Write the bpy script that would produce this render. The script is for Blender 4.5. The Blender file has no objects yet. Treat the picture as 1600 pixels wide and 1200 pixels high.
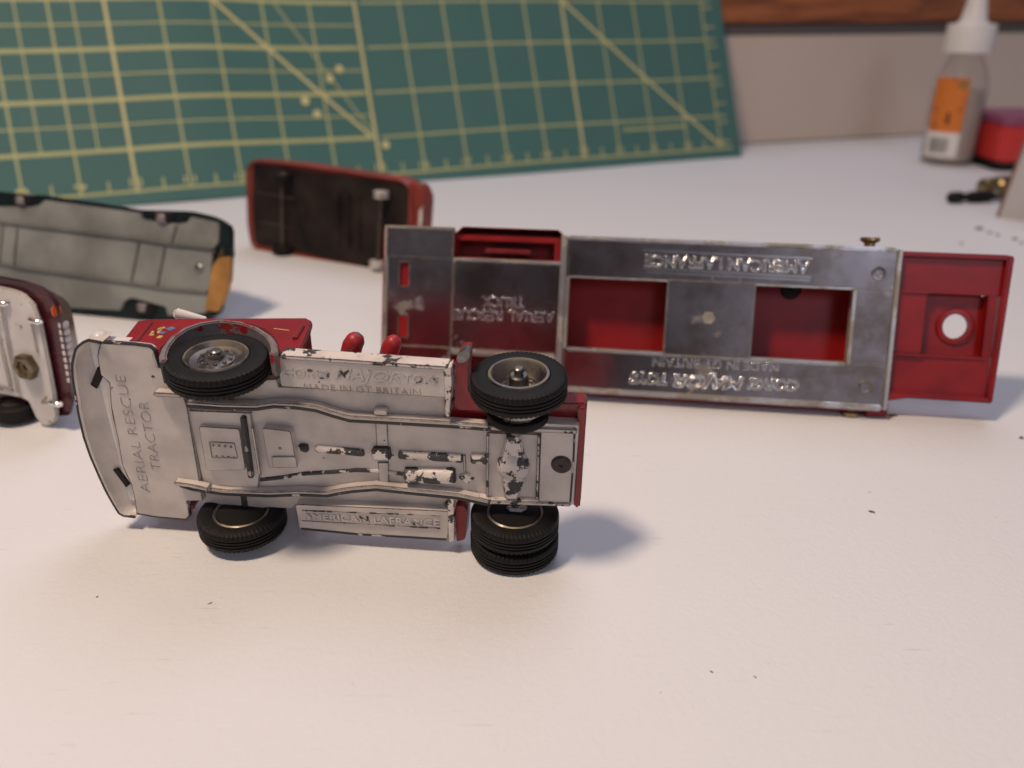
import bpy, bmesh, math, random
from mathutils import Vector, Matrix
random.seed(7)
sc = bpy.context.scene
COL = sc.collection
S = 0.001                      # everything is written in millimetres
PI = math.pi

# ------------------------------------------------------------------ camera
FPX, CX, CY = 1350.0, 800.0, 600.0
PITCH = math.radians(23.6071)
CAMH = 109.1
cam_d = bpy.data.cameras.new('camera')
cam = bpy.data.objects.new('camera', cam_d); COL.objects.link(cam)
cam_d.sensor_width = 36.0
cam_d.lens = FPX/1600.0*36.0
cam_d.clip_start = 0.01; cam_d.clip_end = 20
cam.location = (0, 0, CAMH*S)
cam.rotation_euler = (math.radians(90)-PITCH, 0, 0)
cam_d.dof.use_dof = True
cam_d.dof.focus_distance = 0.179
cam_d.dof.aperture_fstop = 13.6
sc.camera = cam
CR = Vector((1, 0, 0)); CD = Vector((0, -math.sin(PITCH), -math.cos(PITCH))); CF = Vector((0, math.cos(PITCH), -math.sin(PITCH)))
def c2w(v): return CR*v[0]+CD*v[1]+CF*v[2]

# ------------------------------------------------------------------ light
w = bpy.data.worlds.new('World'); sc.world = w; w.use_nodes = True
nt = w.node_tree; bg = nt.nodes['Background']
tc = nt.nodes.new('ShaderNodeTexCoord'); nz = nt.nodes.new('ShaderNodeTexNoise'); nz.inputs['Scale'].default_value = 1.6
rp = nt.nodes.new('ShaderNodeValToRGB')
rp.color_ramp.elements[0].position = .40; rp.color_ramp.elements[0].color = (.05, .04, .045, 1)
rp.color_ramp.elements[1].position = .62; rp.color_ramp.elements[1].color = (.55, .51, .57, 1)
nt.links.new(tc.outputs['Generated'], nz.inputs['Vector']); nt.links.new(nz.outputs['Fac'], rp.inputs['Fac'])
nt.links.new(rp.outputs['Color'], bg.inputs['Color']); bg.inputs['Strength'].default_value = 0.42
def area(name, loc, target, size, power, col, sy=None):
    d = bpy.data.lights.new(name, 'AREA'); d.size = size*S; d.energy = power; d.color = col
    if sy: d.shape = 'RECTANGLE'; d.size_y = sy*S
    o = bpy.data.objects.new(name, d); COL.objects.link(o)
    o.location = Vector(loc)*S
    o.rotation_euler = (Vector(target)-Vector(loc)).to_track_quat('-Z', 'Y').to_euler()
    return o
area('desk_lamp_light', (-235, 5, 640), (10, 220, 0), 95, 3.6, (1.0, .78, .60))
area('window_light', (420, -1500, 980), (150, 500, 0), 420, 4.4, (.70, .78, 1.0))
area('ceiling_light', (250, 900, 1500), (50, 300, 0), 900, 7.5, (.82, .82, 1.0))
sc.view_settings.view_transform = 'Standard'; sc.view_settings.look = 'None'
sc.view_settings.exposure = 0.0; sc.view_settings.gamma = 1
sc.cycles.use_denoising = True
sc.cycles.max_bounces = 8

# ------------------------------------------------------------------ frames: a local plane for each toy
class Fr:
    """plane through a point seen at (px,py) at depth Z mm; x along the toy, y up its width, z towards the viewer"""
    def __init__(s, px, py, Z, v1, v2):
        s.d1 = Vector(v1).normalized(); d2 = Vector(v2).normalized()
        s.d2 = (d2-s.d1*s.d1.dot(d2)).normalized(); s.n = s.d2.cross(s.d1)
        s.O = Vector(((px-CX)/FPX, (py-CY)/FPX, 1))*Z
    def ray(s, x, y): return Vector(((x-CX)/FPX, (y-CY)/FPX, 1))
    def L(s, x, y, w=0):
        r = s.ray(x, y); q = r*((s.O+s.n*w).dot(s.n)/r.dot(s.n))-s.O
        return (q.dot(s.d1), -q.dot(s.d2))
    def P(s, pts, w=0): return [s.L(x, y, w) for x, y in pts]
    def LV(s, x, y, v):
        r = s.ray(x, y); q = r*((s.O-s.d2*v).dot(s.d2)/r.dot(s.d2))-s.O
        return (q.dot(s.d1), q.dot(s.n))
    def matrix(s):
        a, b, c = c2w(s.d1), c2w(-s.d2), c2w(s.n); o = c2w(s.O)+Vector((0, 0, CAMH))
        return Matrix(((a.x, b.x, c.x, o.x*S), (a.y, b.y, c.y, o.y*S), (a.z, b.z, c.z, o.z*S), (0, 0, 0, 1)))
def ground(px, py):
    r = c2w(Vector(((px-CX)/FPX, (py-CY)/FPX, 1))); t = -CAMH/r.z
    return Vector((r.x*t, r.y*t, 0))

# ------------------------------------------------------------------ objects
def tag(o, label=None, cat=None, group=None, kind=None):
    if label: o['label'] = label
    if cat: o['category'] = cat
    if group: o['group'] = group
    if kind: o['kind'] = kind
    return o
def empty(name, mat=None, loc=None):
    o = bpy.data.objects.new(name, None); COL.objects.link(o); o.empty_display_size = .005
    if mat is not None: o.matrix_world = mat
    if loc is not None: o.location = Vector(loc)*S
    return o
def obj(name, bm, m, parent=None, smooth=True, angle=35):
    bmesh.ops.recalc_face_normals(bm, faces=bm.faces)
    me = bpy.data.meshes.new(name)
    bmesh.ops.scale(bm, vec=(S, S, S), verts=bm.verts)
    bm.to_mesh(me); bm.free()
    me.materials.append(m)
    if smooth:
        me.polygons.foreach_set('use_smooth', [True]*len(me.polygons))
        me.set_sharp_from_angle(angle=math.radians(angle))
    o = bpy.data.objects.new(name, me); COL.objects.link(o)
    if parent: o.parent = parent
    return o
def B(): return bmesh.new()
def join(dst, src):
    me = bpy.data.meshes.new('tmp'); src.to_mesh(me); src.free(); dst.from_mesh(me); bpy.data.meshes.remove(me)
def prism(dst, pts, w0, w1, bev=.25, seg=2):
    b = B(); lo = [b.verts.new((x, y, w0)) for x, y in pts]; hi = [b.verts.new((x, y, w1)) for x, y in pts]
    n = len(pts); b.faces.new(hi); b.faces.new(lo[::-1])
    for i in range(n): b.faces.new((lo[i], lo[(i+1) % n], hi[(i+1) % n], hi[i]))
    bmesh.ops.recalc_face_normals(b, faces=b.faces)
    if bev: bmesh.ops.bevel(b, geom=list(b.edges), offset=bev, segments=seg, affect='EDGES', clamp_overlap=True)
    join(dst, b); return dst
def box(dst, u0, u1, v0, v1, w0, w1, bev=.25, seg=2): return prism(dst, [(u0, v0), (u1, v0), (u1, v1), (u0, v1)], w0, w1, bev, seg)
def prism_v(dst, pts, v0, v1, bev=.2):          # outline in the (u, w) plane, extruded along v
    b = B(); prism(b, [(x, -y) for x, y in pts], v0, v1, bev)
    bmesh.ops.transform(b, matrix=Matrix(((1, 0, 0, 0), (0, 0, 1, 0), (0, -1, 0, 0), (0, 0, 0, 1))), verts=b.verts)
    join(dst, b); return dst
def lathe(dst, prof, seg=48, axis='Z', loc=(0, 0, 0), tilt=None, fn=None, closed=False):
    """prof: list of (radius, height)"""
    b = B(); rows = []
    for k, (r, h) in enumerate(prof):
        if r < 1e-6: rows.append([b.verts.new((0, 0, h))]); continue
        row = []
        for i in range(seg):
            a = 2*PI*i/seg; rr, hh = (r, h) if fn is None else fn(k, i, r, h)
            row.append(b.verts.new((rr*math.cos(a), rr*math.sin(a), hh)))
        rows.append(row)
    prs = list(zip(rows, rows[1:])) + ([(rows[-1], rows[0])] if closed else [])
    for A, C in prs:
        if len(A) == 1 and len(C) == 1: continue
        for i in range(seg):
            j = (i+1) % seg
            if len(A) == 1: b.faces.new((A[0], C[i], C[j]))
            elif len(C) == 1: b.faces.new((A[i], A[j], C[0]))
            else: b.faces.new((A[i], A[j], C[j], C[i]))
    m = Matrix.Identity(4)
    if axis == 'Y': m = Matrix(((1, 0, 0, 0), (0, 0, 1, 0), (0, -1, 0, 0), (0, 0, 0, 1)))
    if axis == 'X': m = Matrix(((0, 0, 1, 0), (0, 1, 0, 0), (-1, 0, 0, 0), (0, 0, 0, 1)))
    if tilt is not None: m = tilt.to_matrix().to_4x4() @ m
    bmesh.ops.transform(b, matrix=Matrix.Translation(Vector(loc)) @ m, verts=b.verts)
    bmesh.ops.recalc_face_normals(b, faces=b.faces)
    join(dst, b); return dst
def tube(dst, pts, r, seg=10, cap=True):
    b = B(); rows = []
    pts = [Vector(p) for p in pts]
    for i, p in enumerate(pts):
        t = (pts[min(i+1, len(pts)-1)]-pts[max(i-1, 0)]).normalized()
        a = t.cross(Vector((0, 0, 1)));
        if a.length < .1: a = t.cross(Vector((0, 1, 0)))
        a.normalize(); c = t.cross(a); rr = r[i] if isinstance(r, (list, tuple)) else r
        rows.append([b.verts.new(p+a*rr*math.cos(2*PI*k/seg)+c*rr*math.sin(2*PI*k/seg)) for k in range(seg)])
    for A, C in zip(rows, rows[1:]):
        for k in range(seg): b.faces.new((A[k], A[(k+1) % seg], C[(k+1) % seg], C[k]))
    if cap: b.faces.new(rows[0][::-1]); b.faces.new(rows[-1])
    join(dst, b); return dst
def ribbon(dst, pts, half, w0, w1, bev=.18):     # a ridge that follows a polyline
    L_, R_ = [], []
    P = [Vector(p) for p in pts]
    for i, p in enumerate(P):
        t = (P[min(i+1, len(P)-1)]-P[max(i-1, 0)]).normalized(); nrm = Vector((-t.y, t.x))
        L_.append(tuple(p+nrm*half)); R_.append(tuple(p-nrm*half))
    return prism(dst, L_+R_[::-1], w0, w1, bev)
def loft(dst, outline, levels, cap0=True, inset=None):
    """outline scaled about its centre at each (w, grow_mm, squeeze) level"""
    n = len(outline); cx = sum(p[0] for p in outline)/n; cy = sum(p[1] for p in outline)/n
    hx = (max(p[0] for p in outline)-min(p[0] for p in outline))/2; hy = (max(p[1] for p in outline)-min(p[1] for p in outline))/2
    b = B(); rows = []
    for w_, gx, gy in levels:
        rows.append([b.verts.new((cx+(x-cx)*(1+gx/hx), cy+(y-cy)*(1+gy/hy), w_)) for x, y in outline])
    for A, C in zip(rows, rows[1:]):
        for i in range(n): b.faces.new((A[i], A[(i+1) % n], C[(i+1) % n], C[i]))
    f = b.faces.new(rows[0][::-1]); b.faces.new(rows[-1])
    bmesh.ops.recalc_face_normals(b, faces=b.faces)
    if inset: bmesh.ops.inset_region(b, faces=[f], thickness=inset[0], depth=0); bmesh.ops.translate(b, vec=(0, 0, -inset[1]), verts=list(f.verts))
    join(dst, b); return dst
def rounded(pts, r=1.0, n=4):
    out = []; m = len(pts)
    for i in range(m):
        p = Vector(pts[i]); a = Vector(pts[i-1])-p; c = Vector(pts[(i+1) % m])-p
        k = min(r, a.length*.45, c.length*.45); a = p+a.normalized()*k; c = p+c.normalized()*k
        for j in range(n+1):
            t = j/n; out.append(tuple(a*(1-t)**2+p*2*t*(1-t)+c*t*t))
    return out
def glyphs(body, p0, p1, height, w_, parent, m, name='lettering', extrude=.12, fill=True, bevel=0, shear=0, offset=0, flip=False):
    """raised lettering whose baseline runs from p0 to p1 (local mm)"""
    c = bpy.data.curves.new('tmp', 'FONT'); c.body = body; c.size = 1.0; c.shear = shear; c.offset = offset/height if height else 0
    c.resolution_u = 5; c.fill_mode = 'BOTH' if fill else 'NONE'
    c.extrude = (extrude/height) if fill else 0; c.bevel_depth = bevel/height; c.bevel_resolution = 1
    o = bpy.data.objects.new('tmp', c); COL.objects.link(o)
    dg = bpy.context.evaluated_depsgraph_get(); me = bpy.data.meshes.new_from_object(o.evaluated_get(dg)); bpy.data.objects.remove(o)
    xs = [v.co.x for v in me.vertices]; ys = [v.co.y for v in me.vertices]
    x0, x1, y0, y1 = min(xs), max(xs), min(ys), max(ys)
    P0, P1 = Vector(p0), Vector(p1); t = (P1-P0); ln = t.length; t.normalize(); nr = Vector((-t.y, t.x))
    for v in me.vertices:
        a = (v.co.x-x0)/(x1-x0)*ln; b_ = (v.co.y-y0)/(y1-y0)*height; z = v.co.z*height
        q = P0+t*a+nr*b_
        v.co = Vector((q.x*S, q.y*S, (w_+z)*S))
    me.materials.clear(); me.materials.append(m); me.name = name
    ob = bpy.data.objects.new(name, me); COL.objects.link(ob); ob.parent = parent
    return ob

# ------------------------------------------------------------------ materials
def new_mat(name):
    m = bpy.data.materials.new(name); m.use_nodes = True; t = m.node_tree
    return m, t, t.nodes['Principled BSDF'], t.nodes.new('ShaderNodeTexCoord')
def noise(t, tc, scale, detail=4, rough=.55, off=0):
    n = t.nodes.new('ShaderNodeTexNoise'); n.inputs['Scale'].default_value = scale; n.inputs['Detail'].default_value = detail; n.inputs['Roughness'].default_value = rough
    mp = t.nodes.new('ShaderNodeMapping'); mp.inputs['Location'].default_value = (off, off*.7, off*.3)
    t.links.new(tc.outputs['Object'], mp.inputs['Vector']); t.links.new(mp.outputs['Vector'], n.inputs['Vector'])
    return n.outputs['Fac']
def math_(t, op, a, b=None, c=None, clamp=False):
    n = t.nodes.new('ShaderNodeMath'); n.operation = op; n.use_clamp = clamp
    for i, v in enumerate((a, b, c)):
        if v is None: continue
        if isinstance(v, (int, float)): n.inputs[i].default_value = v
        else: t.links.new(v, n.inputs[i])
    return n.outputs[0]
def smooth_(t, v, a, b):
    n = t.nodes.new('ShaderNodeMapRange'); n.interpolation_type = 'SMOOTHSTEP'
    n.inputs['From Min'].default_value = a; n.inputs['From Max'].default_value = b
    t.links.new(v, n.inputs['Value']); return n.outputs['Result']
def mix(t, fac, a, b):
    n = t.nodes.new('ShaderNodeMix'); n.data_type = 'RGBA'
    if isinstance(fac, (int, float)): n.inputs[0].default_value = fac
    else: t.links.new(fac, n.inputs[0])
    for i, v in ((6, a), (7, b)):
        if isinstance(v, tuple): n.inputs[i].default_value = (*v, 1)
        else: t.links.new(v, n.inputs[i])
    return n.outputs[2]
def edge_mask(t, radius):
    bv = t.nodes.new('ShaderNodeBevel'); bv.samples = 6; bv.inputs['Radius'].default_value = radius*S
    ge = t.nodes.new('ShaderNodeNewGeometry'); dp = t.nodes.new('ShaderNodeVectorMath'); dp.operation = 'DOT_PRODUCT'
    t.links.new(bv.outputs[0], dp.inputs[0]); t.links.new(ge.outputs['Normal'], dp.inputs[1])
    return math_(t, 'SUBTRACT', 1.0, dp.outputs['Value'])
def bump(t, h, dist, strength=1.0):
    b = t.nodes.new('ShaderNodeBump'); b.inputs['Strength'].default_value = strength; b.inputs['Distance'].default_value = dist*S
    t.links.new(h, b.inputs['Height']); return b.outputs[0]

def worn_paint(name, col, under=(.050, .049, .048), edge=.5, chips=.70, rough=.42, radius=.35, mott=.08, dirt=(.26, .19, .14), metal=.35, scale=1.0):
    """paint over die-cast metal: chipped at edges (edge 0..1) and in spots (chips = noise threshold)"""
    m, t, p, tc = new_mat(name)
    n1 = noise(t, tc, 900*scale, 5, .6); n2 = noise(t, tc, 330*scale, 6, .62, 3.1); n3 = noise(t, tc, 120*scale, 3, .5, 7.7)
    e = edge_mask(t, radius)
    ee = math_(t, 'ADD', math_(t, 'MULTIPLY', e, 3.2*edge), math_(t, 'MULTIPLY', math_(t, 'SUBTRACT', n1, .5), .9))
    em = smooth_(t, ee, .35, .44)
    cm = smooth_(t, n2, chips, chips+.022)
    mask = math_(t, 'MAXIMUM', em, cm)
    dk = tuple(c*(1-mott*2.2) for c in col); lt = tuple(min(1, c*(1+mott)) for c in col)
    base = mix(t, smooth_(t, n3, .3, .7), dk, lt)
    ds = smooth_(t, noise(t, tc, 210*scale, 5, .7, 11.3), .60, .80)
    base = mix(t, math_(t, 'MULTIPLY', ds, .35), base, dirt)
    un = mix(t, n1, tuple(c*.7 for c in under), tuple(c*1.5 for c in under))
    t.links.new(mix(t, mask, base, un), p.inputs['Base Color'])
    t.links.new(math_(t, 'MULTIPLY', mask, metal), p.inputs['Metallic'])
    t.links.new(math_(t, 'ADD', math_(t, 'MULTIPLY', mask, .12), math_(t, 'ADD', rough-.05, math_(t, 'MULTIPLY', n3, .12))), p.inputs['Roughness'])
    h = math_(t, 'ADD', math_(t, 'MULTIPLY', mask, -1.0), math_(t, 'MULTIPLY', n1, .12))
    t.links.new(bump(t, h, .06, .8), p.inputs['Normal'])
    return m
def chrome(name, col=(.50, .47, .49), grime=(.17, .135, .065), edge=.45, thr=.60, rough=.2, radius=.5, tarn=None):
    m, t, p, tc = new_mat(name)
    n1 = noise(t, tc, 500, 5, .6); n2 = noise(t, tc, 70, 6, .65, 5.0); n3 = noise(t, tc, 25, 3, .5, 2.0)
    e = edge_mask(t, radius)
    g1 = smooth_(t, math_(t, 'ADD', math_(t, 'MULTIPLY', e, 3*edge), math_(t, 'MULTIPLY', math_(t, 'SUBTRACT', n1, .5), 1.3)), .30, .55)
    g2 = smooth_(t, n2, thr, thr+.12)
    g = math_(t, 'MAXIMUM', math_(t, 'MULTIPLY', g1, .8), math_(t, 'MULTIPLY', g2, .65))
    base = mix(t, n3, tuple(c*.75 for c in col), tuple(min(1, c*1.15) for c in col))
    if tarn: base = mix(t, smooth_(t, noise(t, tc, 42, 6, .7, 13.0), .40, .66), base, tarn)
    t.links.new(mix(t, g, base, grime), p.inputs['Base Color'])
    t.links.new(math_(t, 'SUBTRACT', 1.0, math_(t, 'MULTIPLY', g, .75)), p.inputs['Metallic'])
    t.links.new(math_(t, 'ADD', rough, math_(t, 'ADD', math_(t, 'MULTIPLY', g, .3), math_(t, 'MULTIPLY', n2, .12))), p.inputs['Roughness'])
    t.links.new(bump(t, math_(t, 'ADD', n2, math_(t, 'MULTIPLY', n1, .15)), .12, .35), p.inputs['Normal'])
    return m
def plain(name, col, rough=.5, metal=0.0, mott=.12, sc_=300, bmp=.03, spec=.5, coat=0):
    m, t, p, tc = new_mat(name)
    n1 = noise(t, tc, sc_, 5, .6)
    t.links.new(mix(t, smooth_(t, n1, .25, .75), tuple(c*(1-mott) for c in col), tuple(min(1, c*(1+mott)) for c in col)), p.inputs['Base Color'])
    t.links.new(math_(t, 'ADD', rough-.06, math_(t, 'MULTIPLY', n1, .12)), p.inputs['Roughness'])
    p.inputs['Metallic'].default_value = metal; p.inputs['Specular IOR Level'].default_value = spec
    if coat: p.inputs['Coat Weight'].default_value = coat; p.inputs['Coat Roughness'].default_value = .1
    if bmp: t.links.new(bump(t, n1, bmp, .6), p.inputs['Normal'])
    return m

M = {}
M['white'] = worn_paint('white_cast_paint', (.575, .51, .46), edge=.85, chips=.692, radius=.42, under=(.05, .047, .045))
M['white_worn'] = worn_paint('white_paint_heavily_chipped', (.70, .62, .56), edge=.8, chips=.53, scale=1.3)
M['white_crest'] = worn_paint('white_paint_worn_crest', (.66, .58, .53), edge=.9, chips=.55, scale=1.2)
M['white_fill'] = worn_paint('white_paint_letter_fill', (.58, .53, .50), edge=.15, chips=.58, radius=.1, scale=.8)
M['white_text'] = worn_paint('white_paint_on_lettering', (.50, .45, .42), edge=.75, chips=.66, radius=.22)
M['shaft'] = worn_paint('driveline_paint_half_gone', (.66, .59, .53), edge=.6, chips=.475, scale=1.0)
M['bare'] = worn_paint('paint_worn_to_metal', (.56, .50, .46), edge=.5, chips=.40, scale=.6, under=(.045, .043, .042))
M['white_line'] = worn_paint('white_paint_letter_outline', (.31, .27, .245), edge=.12, chips=.70, radius=.12)
M['red'] = worn_paint('red_cast_paint', (.26, .010, .015), edge=.8, chips=.77, rough=.28, under=(.10, .09, .09), dirt=(.14, .02, .02))
M['red_in'] = worn_paint('red_paint_inside', (.26, .006, .006), edge=.12, chips=.80, rough=.36, dirt=(.12, .012, .012))
M['red_old'] = worn_paint('faded_red_paint', (.27, .040, .026), edge=.7, chips=.63, rough=.5, under=(.10, .05, .03), dirt=(.08, .03, .018), scale=.3, radius=.9, mott=.15)
M['chrome'] = chrome('tarnished_chrome', col=(.74, .68, .69), rough=.10, thr=.60, tarn=(.42, .35, .31), radius=1.6, edge=.6)
M['chrome_grimy'] = chrome('grimy_chrome_rim', col=(.75, .70, .66), edge=.45, thr=.455, rough=.28)
M['chrome_text'] = chrome('bright_chrome_lettering', col=(.92, .88, .84), thr=.70, edge=.05, rough=.13)
M['rim'] = chrome('wheel_rim_chrome', col=(.27, .245, .235), thr=.47, edge=.4, rough=.26)
M['brass'] = plain('tarnished_brass', (.36, .27, .14), .35, 1.0, .3, 500)
M['steel'] = plain('dark_steel', (.22, .21, .20), .38, .9, .3, 600)
M['black'] = plain('black_base_metal', (.007, .006, .006), .6, 0, .4, 200, .03, .3)
M['dirty_black'] = plain('sooty_black_base', (.016, .010, .008), .6, 0, .9, 60, .1, .3)
M['dull'] = plain('dull_brown_steel', (.085, .06, .045), .5, .5, .4, 300)
M['nut'] = plain('aged_brass_nut', (.20, .155, .095), .4, .9, .45, 350, .08)
M['hubgrey'] = plain('dusty_grey_hub', (.26, .235, .225), .5, .3, .3, 300)
M['rubber'] = plain('black_tyre_rubber', (.0075, .007, .007), .58, 0, .45, 260, .06, .25)
M['grey'] = worn_paint('grey_green_base_paint', (.235, .245, .225), edge=.6, chips=.74, rough=.42, dirt=(.07, .062, .055), scale=.45, mott=.14, radius=.7)
M['dkgreen'] = plain('very_dark_green_paint', (.010, .018, .020), .25, 0, .3, 100, .02)
M['amber'] = plain('amber_plastic', (.40, .20, .055), .42, 0, .3, 70, .02)
M['maroon'] = worn_paint('maroon_cast_paint', (.060, .008, .014), edge=.25, chips=.76, rough=.25, under=(.10, .07, .07), dirt=(.03, .005, .008))
M['cream'] = worn_paint('scuffed_white_metal', (.66, .62, .59), edge=.9, chips=.63, rough=.35, under=(.20, .17, .12), scale=.6)
M['wplastic'] = plain('white_plastic', (.80, .76, .72), .45, 0, .03, 50, .01)
M['orange_lamp'] = plain('orange_lamp_paint', (.65, .12, .03), .35)
M['gold'] = plain('gold_print', (.62, .42, .16), .4, .2)
M['blue'] = plain('blue_grey_print', (.10, .17, .26), .45)

# table: off-white painted board with faint scuffs
def table_mat():
    m, t, p, tc = new_mat('white_table_paint')
    n1 = noise(t, tc, 5, 4, .5); n2 = noise(t, tc, 700, 6, .65, 1.3); n3 = noise(t, tc, 38, 7, .72, 4.0)
    base = mix(t, n1, (.735, .735, .735), (.785, .78, .78))
    mp = t.nodes.new('ShaderNodeMapping'); mp.inputs['Scale'].default_value = (26, 380, 1); mp.inputs['Rotation'].default_value = (0, 0, -.75)
    t.links.new(tc.outputs['Object'], mp.inputs['Vector'])
    sn = t.nodes.new('ShaderNodeTexNoise'); sn.inputs['Scale'].default_value = 2.2; sn.inputs['Detail'].default_value = 8; sn.inputs['Roughness'].default_value = .75
    t.links.new(mp.outputs['Vector'], sn.inputs['Vector'])
    st = math_(t, 'MULTIPLY', smooth_(t, sn.outputs['Fac'], .60, .66), smooth_(t, n3, .47, .60))
    base = mix(t, math_(t, 'MULTIPLY', st, .38), base, (.36, .30, .27))
    sp = smooth_(t, noise(t, tc, 520, 2, .5, 9.0), .775, .80)
    base = mix(t, math_(t, 'MULTIPLY', sp, .5), base, (.30, .24, .20))
    t.links.new(base, p.inputs['Base Color'])
    p.inputs['Roughness'].default_value = .55; p.inputs['Specular IOR Level'].default_value = .35
    h = math_(t, 'ADD', math_(t, 'MULTIPLY', n2, 1.1), n3)
    t.links.new(bump(t, h, .30, .65), p.inputs['Normal'])
    return m
M['table'] = table_mat()
def wall_mat():
    m, t, p, tc = new_mat('beige_wall_paint')
    n1 = noise(t, tc, 9, 5, .6); n2 = noise(t, tc, 300, 4)
    t.links.new(mix(t, n1, (.60, .50, .42), (.66, .56, .48)), p.inputs['Base Color']); p.inputs['Roughness'].default_value = .7
    t.links.new(bump(t, n2, .1, .4), p.inputs['Normal']); return m
def wood_mat():
    m, t, p, tc = new_mat('varnished_brown_wood')
    mp = t.nodes.new('ShaderNodeMapping'); mp.inputs['Scale'].default_value = (6, 60, 60)
    t.links.new(tc.outputs['Object'], mp.inputs['Vector'])
    wn = t.nodes.new('ShaderNodeTexNoise'); wn.inputs['Scale'].default_value = 2.5; wn.inputs['Detail'].default_value = 8; wn.inputs['Distortion'].default_value = .6
    t.links.new(mp.outputs['Vector'], wn.inputs['Vector'])
    n3 = noise(t, tc, 45, 6, .7)
    b = mix(t, smooth_(t, wn.outputs['Fac'], .3, .7), (.15, .042, .014), (.42, .135, .045))
    t.links.new(mix(t, smooth_(t, n3, .62, .75), b, (.36, .22, .15)), p.inputs['Base Color'])
    p.inputs['Roughness'].default_value = .4; return m
M['wall'] = wall_mat(); M['wood'] = wood_mat()
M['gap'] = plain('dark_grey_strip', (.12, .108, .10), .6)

# ------------------------------------------------------------------ setting
WD = Vector((149, 50, 0)).normalized(); WN = Vector((-WD.y, WD.x, 0)); WO = Vector((196, 764, 0))
b = B()
far = [WO-WD*760+WN*30, WO+WD*500+WN*30]
n_ = 24
vs = [b.verts.new(v) for v in (Vector((-620, 20, 0)), Vector((620, 20, 0)), far[1], far[0])]
lo = [b.verts.new(v.co-Vector((0, 0, 18))) for v in vs]
b.faces.new(vs); b.faces.new(lo[::-1])
for i in range(4): b.faces.new((lo[i], lo[(i+1) % 4], vs[(i+1) % 4], vs[i]))
tag(obj('table_surface', b, M['table'], smooth=False), kind='structure')
wm = Matrix(((WD.x, WN.x, 0, WO.x*S), (WD.y, WN.y, 0, WO.y*S), (0, 0, 1, 0), (0, 0, 0, 1)))
def wall_piece(name, x0, x1, y0, y1, z0, z1, m, bev=.5):
    b = B(); box(b, x0, x1, y0, y1, z0, z1, bev)
    o = obj(name, b, m); o.matrix_world = wm; return o
tag(wall_piece('wall', -760, 500, 0, 14, 1, 87, M['wall']), 'low beige back wall behind the table, under the brown wooden rail', 'wall')
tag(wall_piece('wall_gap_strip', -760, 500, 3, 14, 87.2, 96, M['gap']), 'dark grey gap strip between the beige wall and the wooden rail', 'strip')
tag(wall_piece('wooden_rail', -760, 500, -2.5, 16, 96.2, 170, M['wood'], 1.5), 'varnished brown wooden rail above the beige wall with scuffed lower edge', 'rail')

# ------------------------------------------------------------------ cutting mat
e_ = Vector((.912309, .409502, 0)); a_ = Vector((-e_.y, e_.x, 0)); ln_ = math.radians(22.5)
MO = ground(1160, 245)
def mat_bend(u):       # the sheet is slightly wavy
    return -4.5*math.exp(-((u+300)/75)**2) + 3.5*math.exp(-((u+400)/45)**2) - 3.0*math.exp(-((u+70)/60)**2)*.6
mu = a_*math.sin(ln_)+Vector((0, 0, 1))*math.cos(ln_); mn = mu.cross(e_)*-1
if mn.y > 0: mn = -mn
mm_ = Matrix(((e_.x, mu.x, mn.x, MO.x*S), (e_.y, mu.y, mn.y, MO.y*S), (e_.z, mu.z, mn.z, .2*S), (0, 0, 0, 1)))
def mat_mat():
    m, t, p, tc = new_mat('green_cutting_mat'); n1 = noise(t, tc, 30, 5); n2 = noise(t, tc, 900, 3)
    t.links.new(mix(t, n1, (.060, .150, .136), (.076, .172, .156)), p.inputs['Base Color']); p.inputs['Roughness'].default_value = .55
    p.inputs['Specular IOR Level'].default_value = .2
    t.links.new(bump(t, n2, .05, .5), p.inputs['Normal']); return m
M['mat'] = mat_mat()
M['mline'] = plain('olive_yellow_print', (.43, .44, .19), .55, 0, .06, 50, 0)
M['mline2'] = plain('bright_yellow_print', (.60, .54, .24), .55, 0, .06, 50, 0)
matr = empty('cutting_mat', mm_)
tag(matr, 'green self healing cutting mat with yellow grid leaning against the wall', 'cutting mat')
UL, VT = -640, 126
def strip(b, u0, v0, u1, v1, hw, w_=.12):
    """printed line, follows the wavy sheet"""
    d = Vector((u1-u0, v1-v0)); L_ = d.length; k = max(1, int(L_/8)); d.normalize(); nr = Vector((-d.y, d.x))*hw
    rows = []
    for i in range(k+1):
        q = Vector((u0, v0))+d*L_*i/k
        rows.append([b.verts.new((q.x+s*nr.x, q.y+s*nr.y, w_+mat_bend(q.x+s*nr.x))) for s in (-1, 1)])
    for A, C in zip(rows, rows[1:]): b.faces.new((A[0], C[0], C[1], A[1]))
class Lines:
    def __init__(s, m): s.m = m
def gline(L_, *a):
    b = B(); strip(b, *a); obj('grid_line', b, L_.m, matr, smooth=False)
b = B(); rows = []
for i in range(129):
    u = UL+(0-UL)*i/128
    rows.append([b.verts.new((u, 0, mat_bend(u))), b.verts.new((u, VT, mat_bend(u))), b.verts.new((u, VT, mat_bend(u)-2.2)), b.verts.new((u, 0, mat_bend(u)-2.2))])
for A, C in zip(rows, rows[1:]):
    for k in range(4): b.faces.new((A[k], A[(k+1) % 4], C[(k+1) % 4], C[k]))
b.faces.new(rows[0][::-1]); b.faces.new(rows[-1])
obj('mat_sheet', b, M['mat'], matr)
b = Lines(M['mline']); bt = Lines(M['mline2']); UN = 30.4
V0 = 33.0; VU = 29.7
for k in range(0, 4):
    gline(b, -288, V0+k*VU, -10, V0+k*VU, .68, .15)
for k in range(0, 7):
    gline(b, UL+10, V0+k*VU/2, -294, V0+k*VU/2, 1.25 if k % 2 == 0 else .5, .15)
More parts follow.
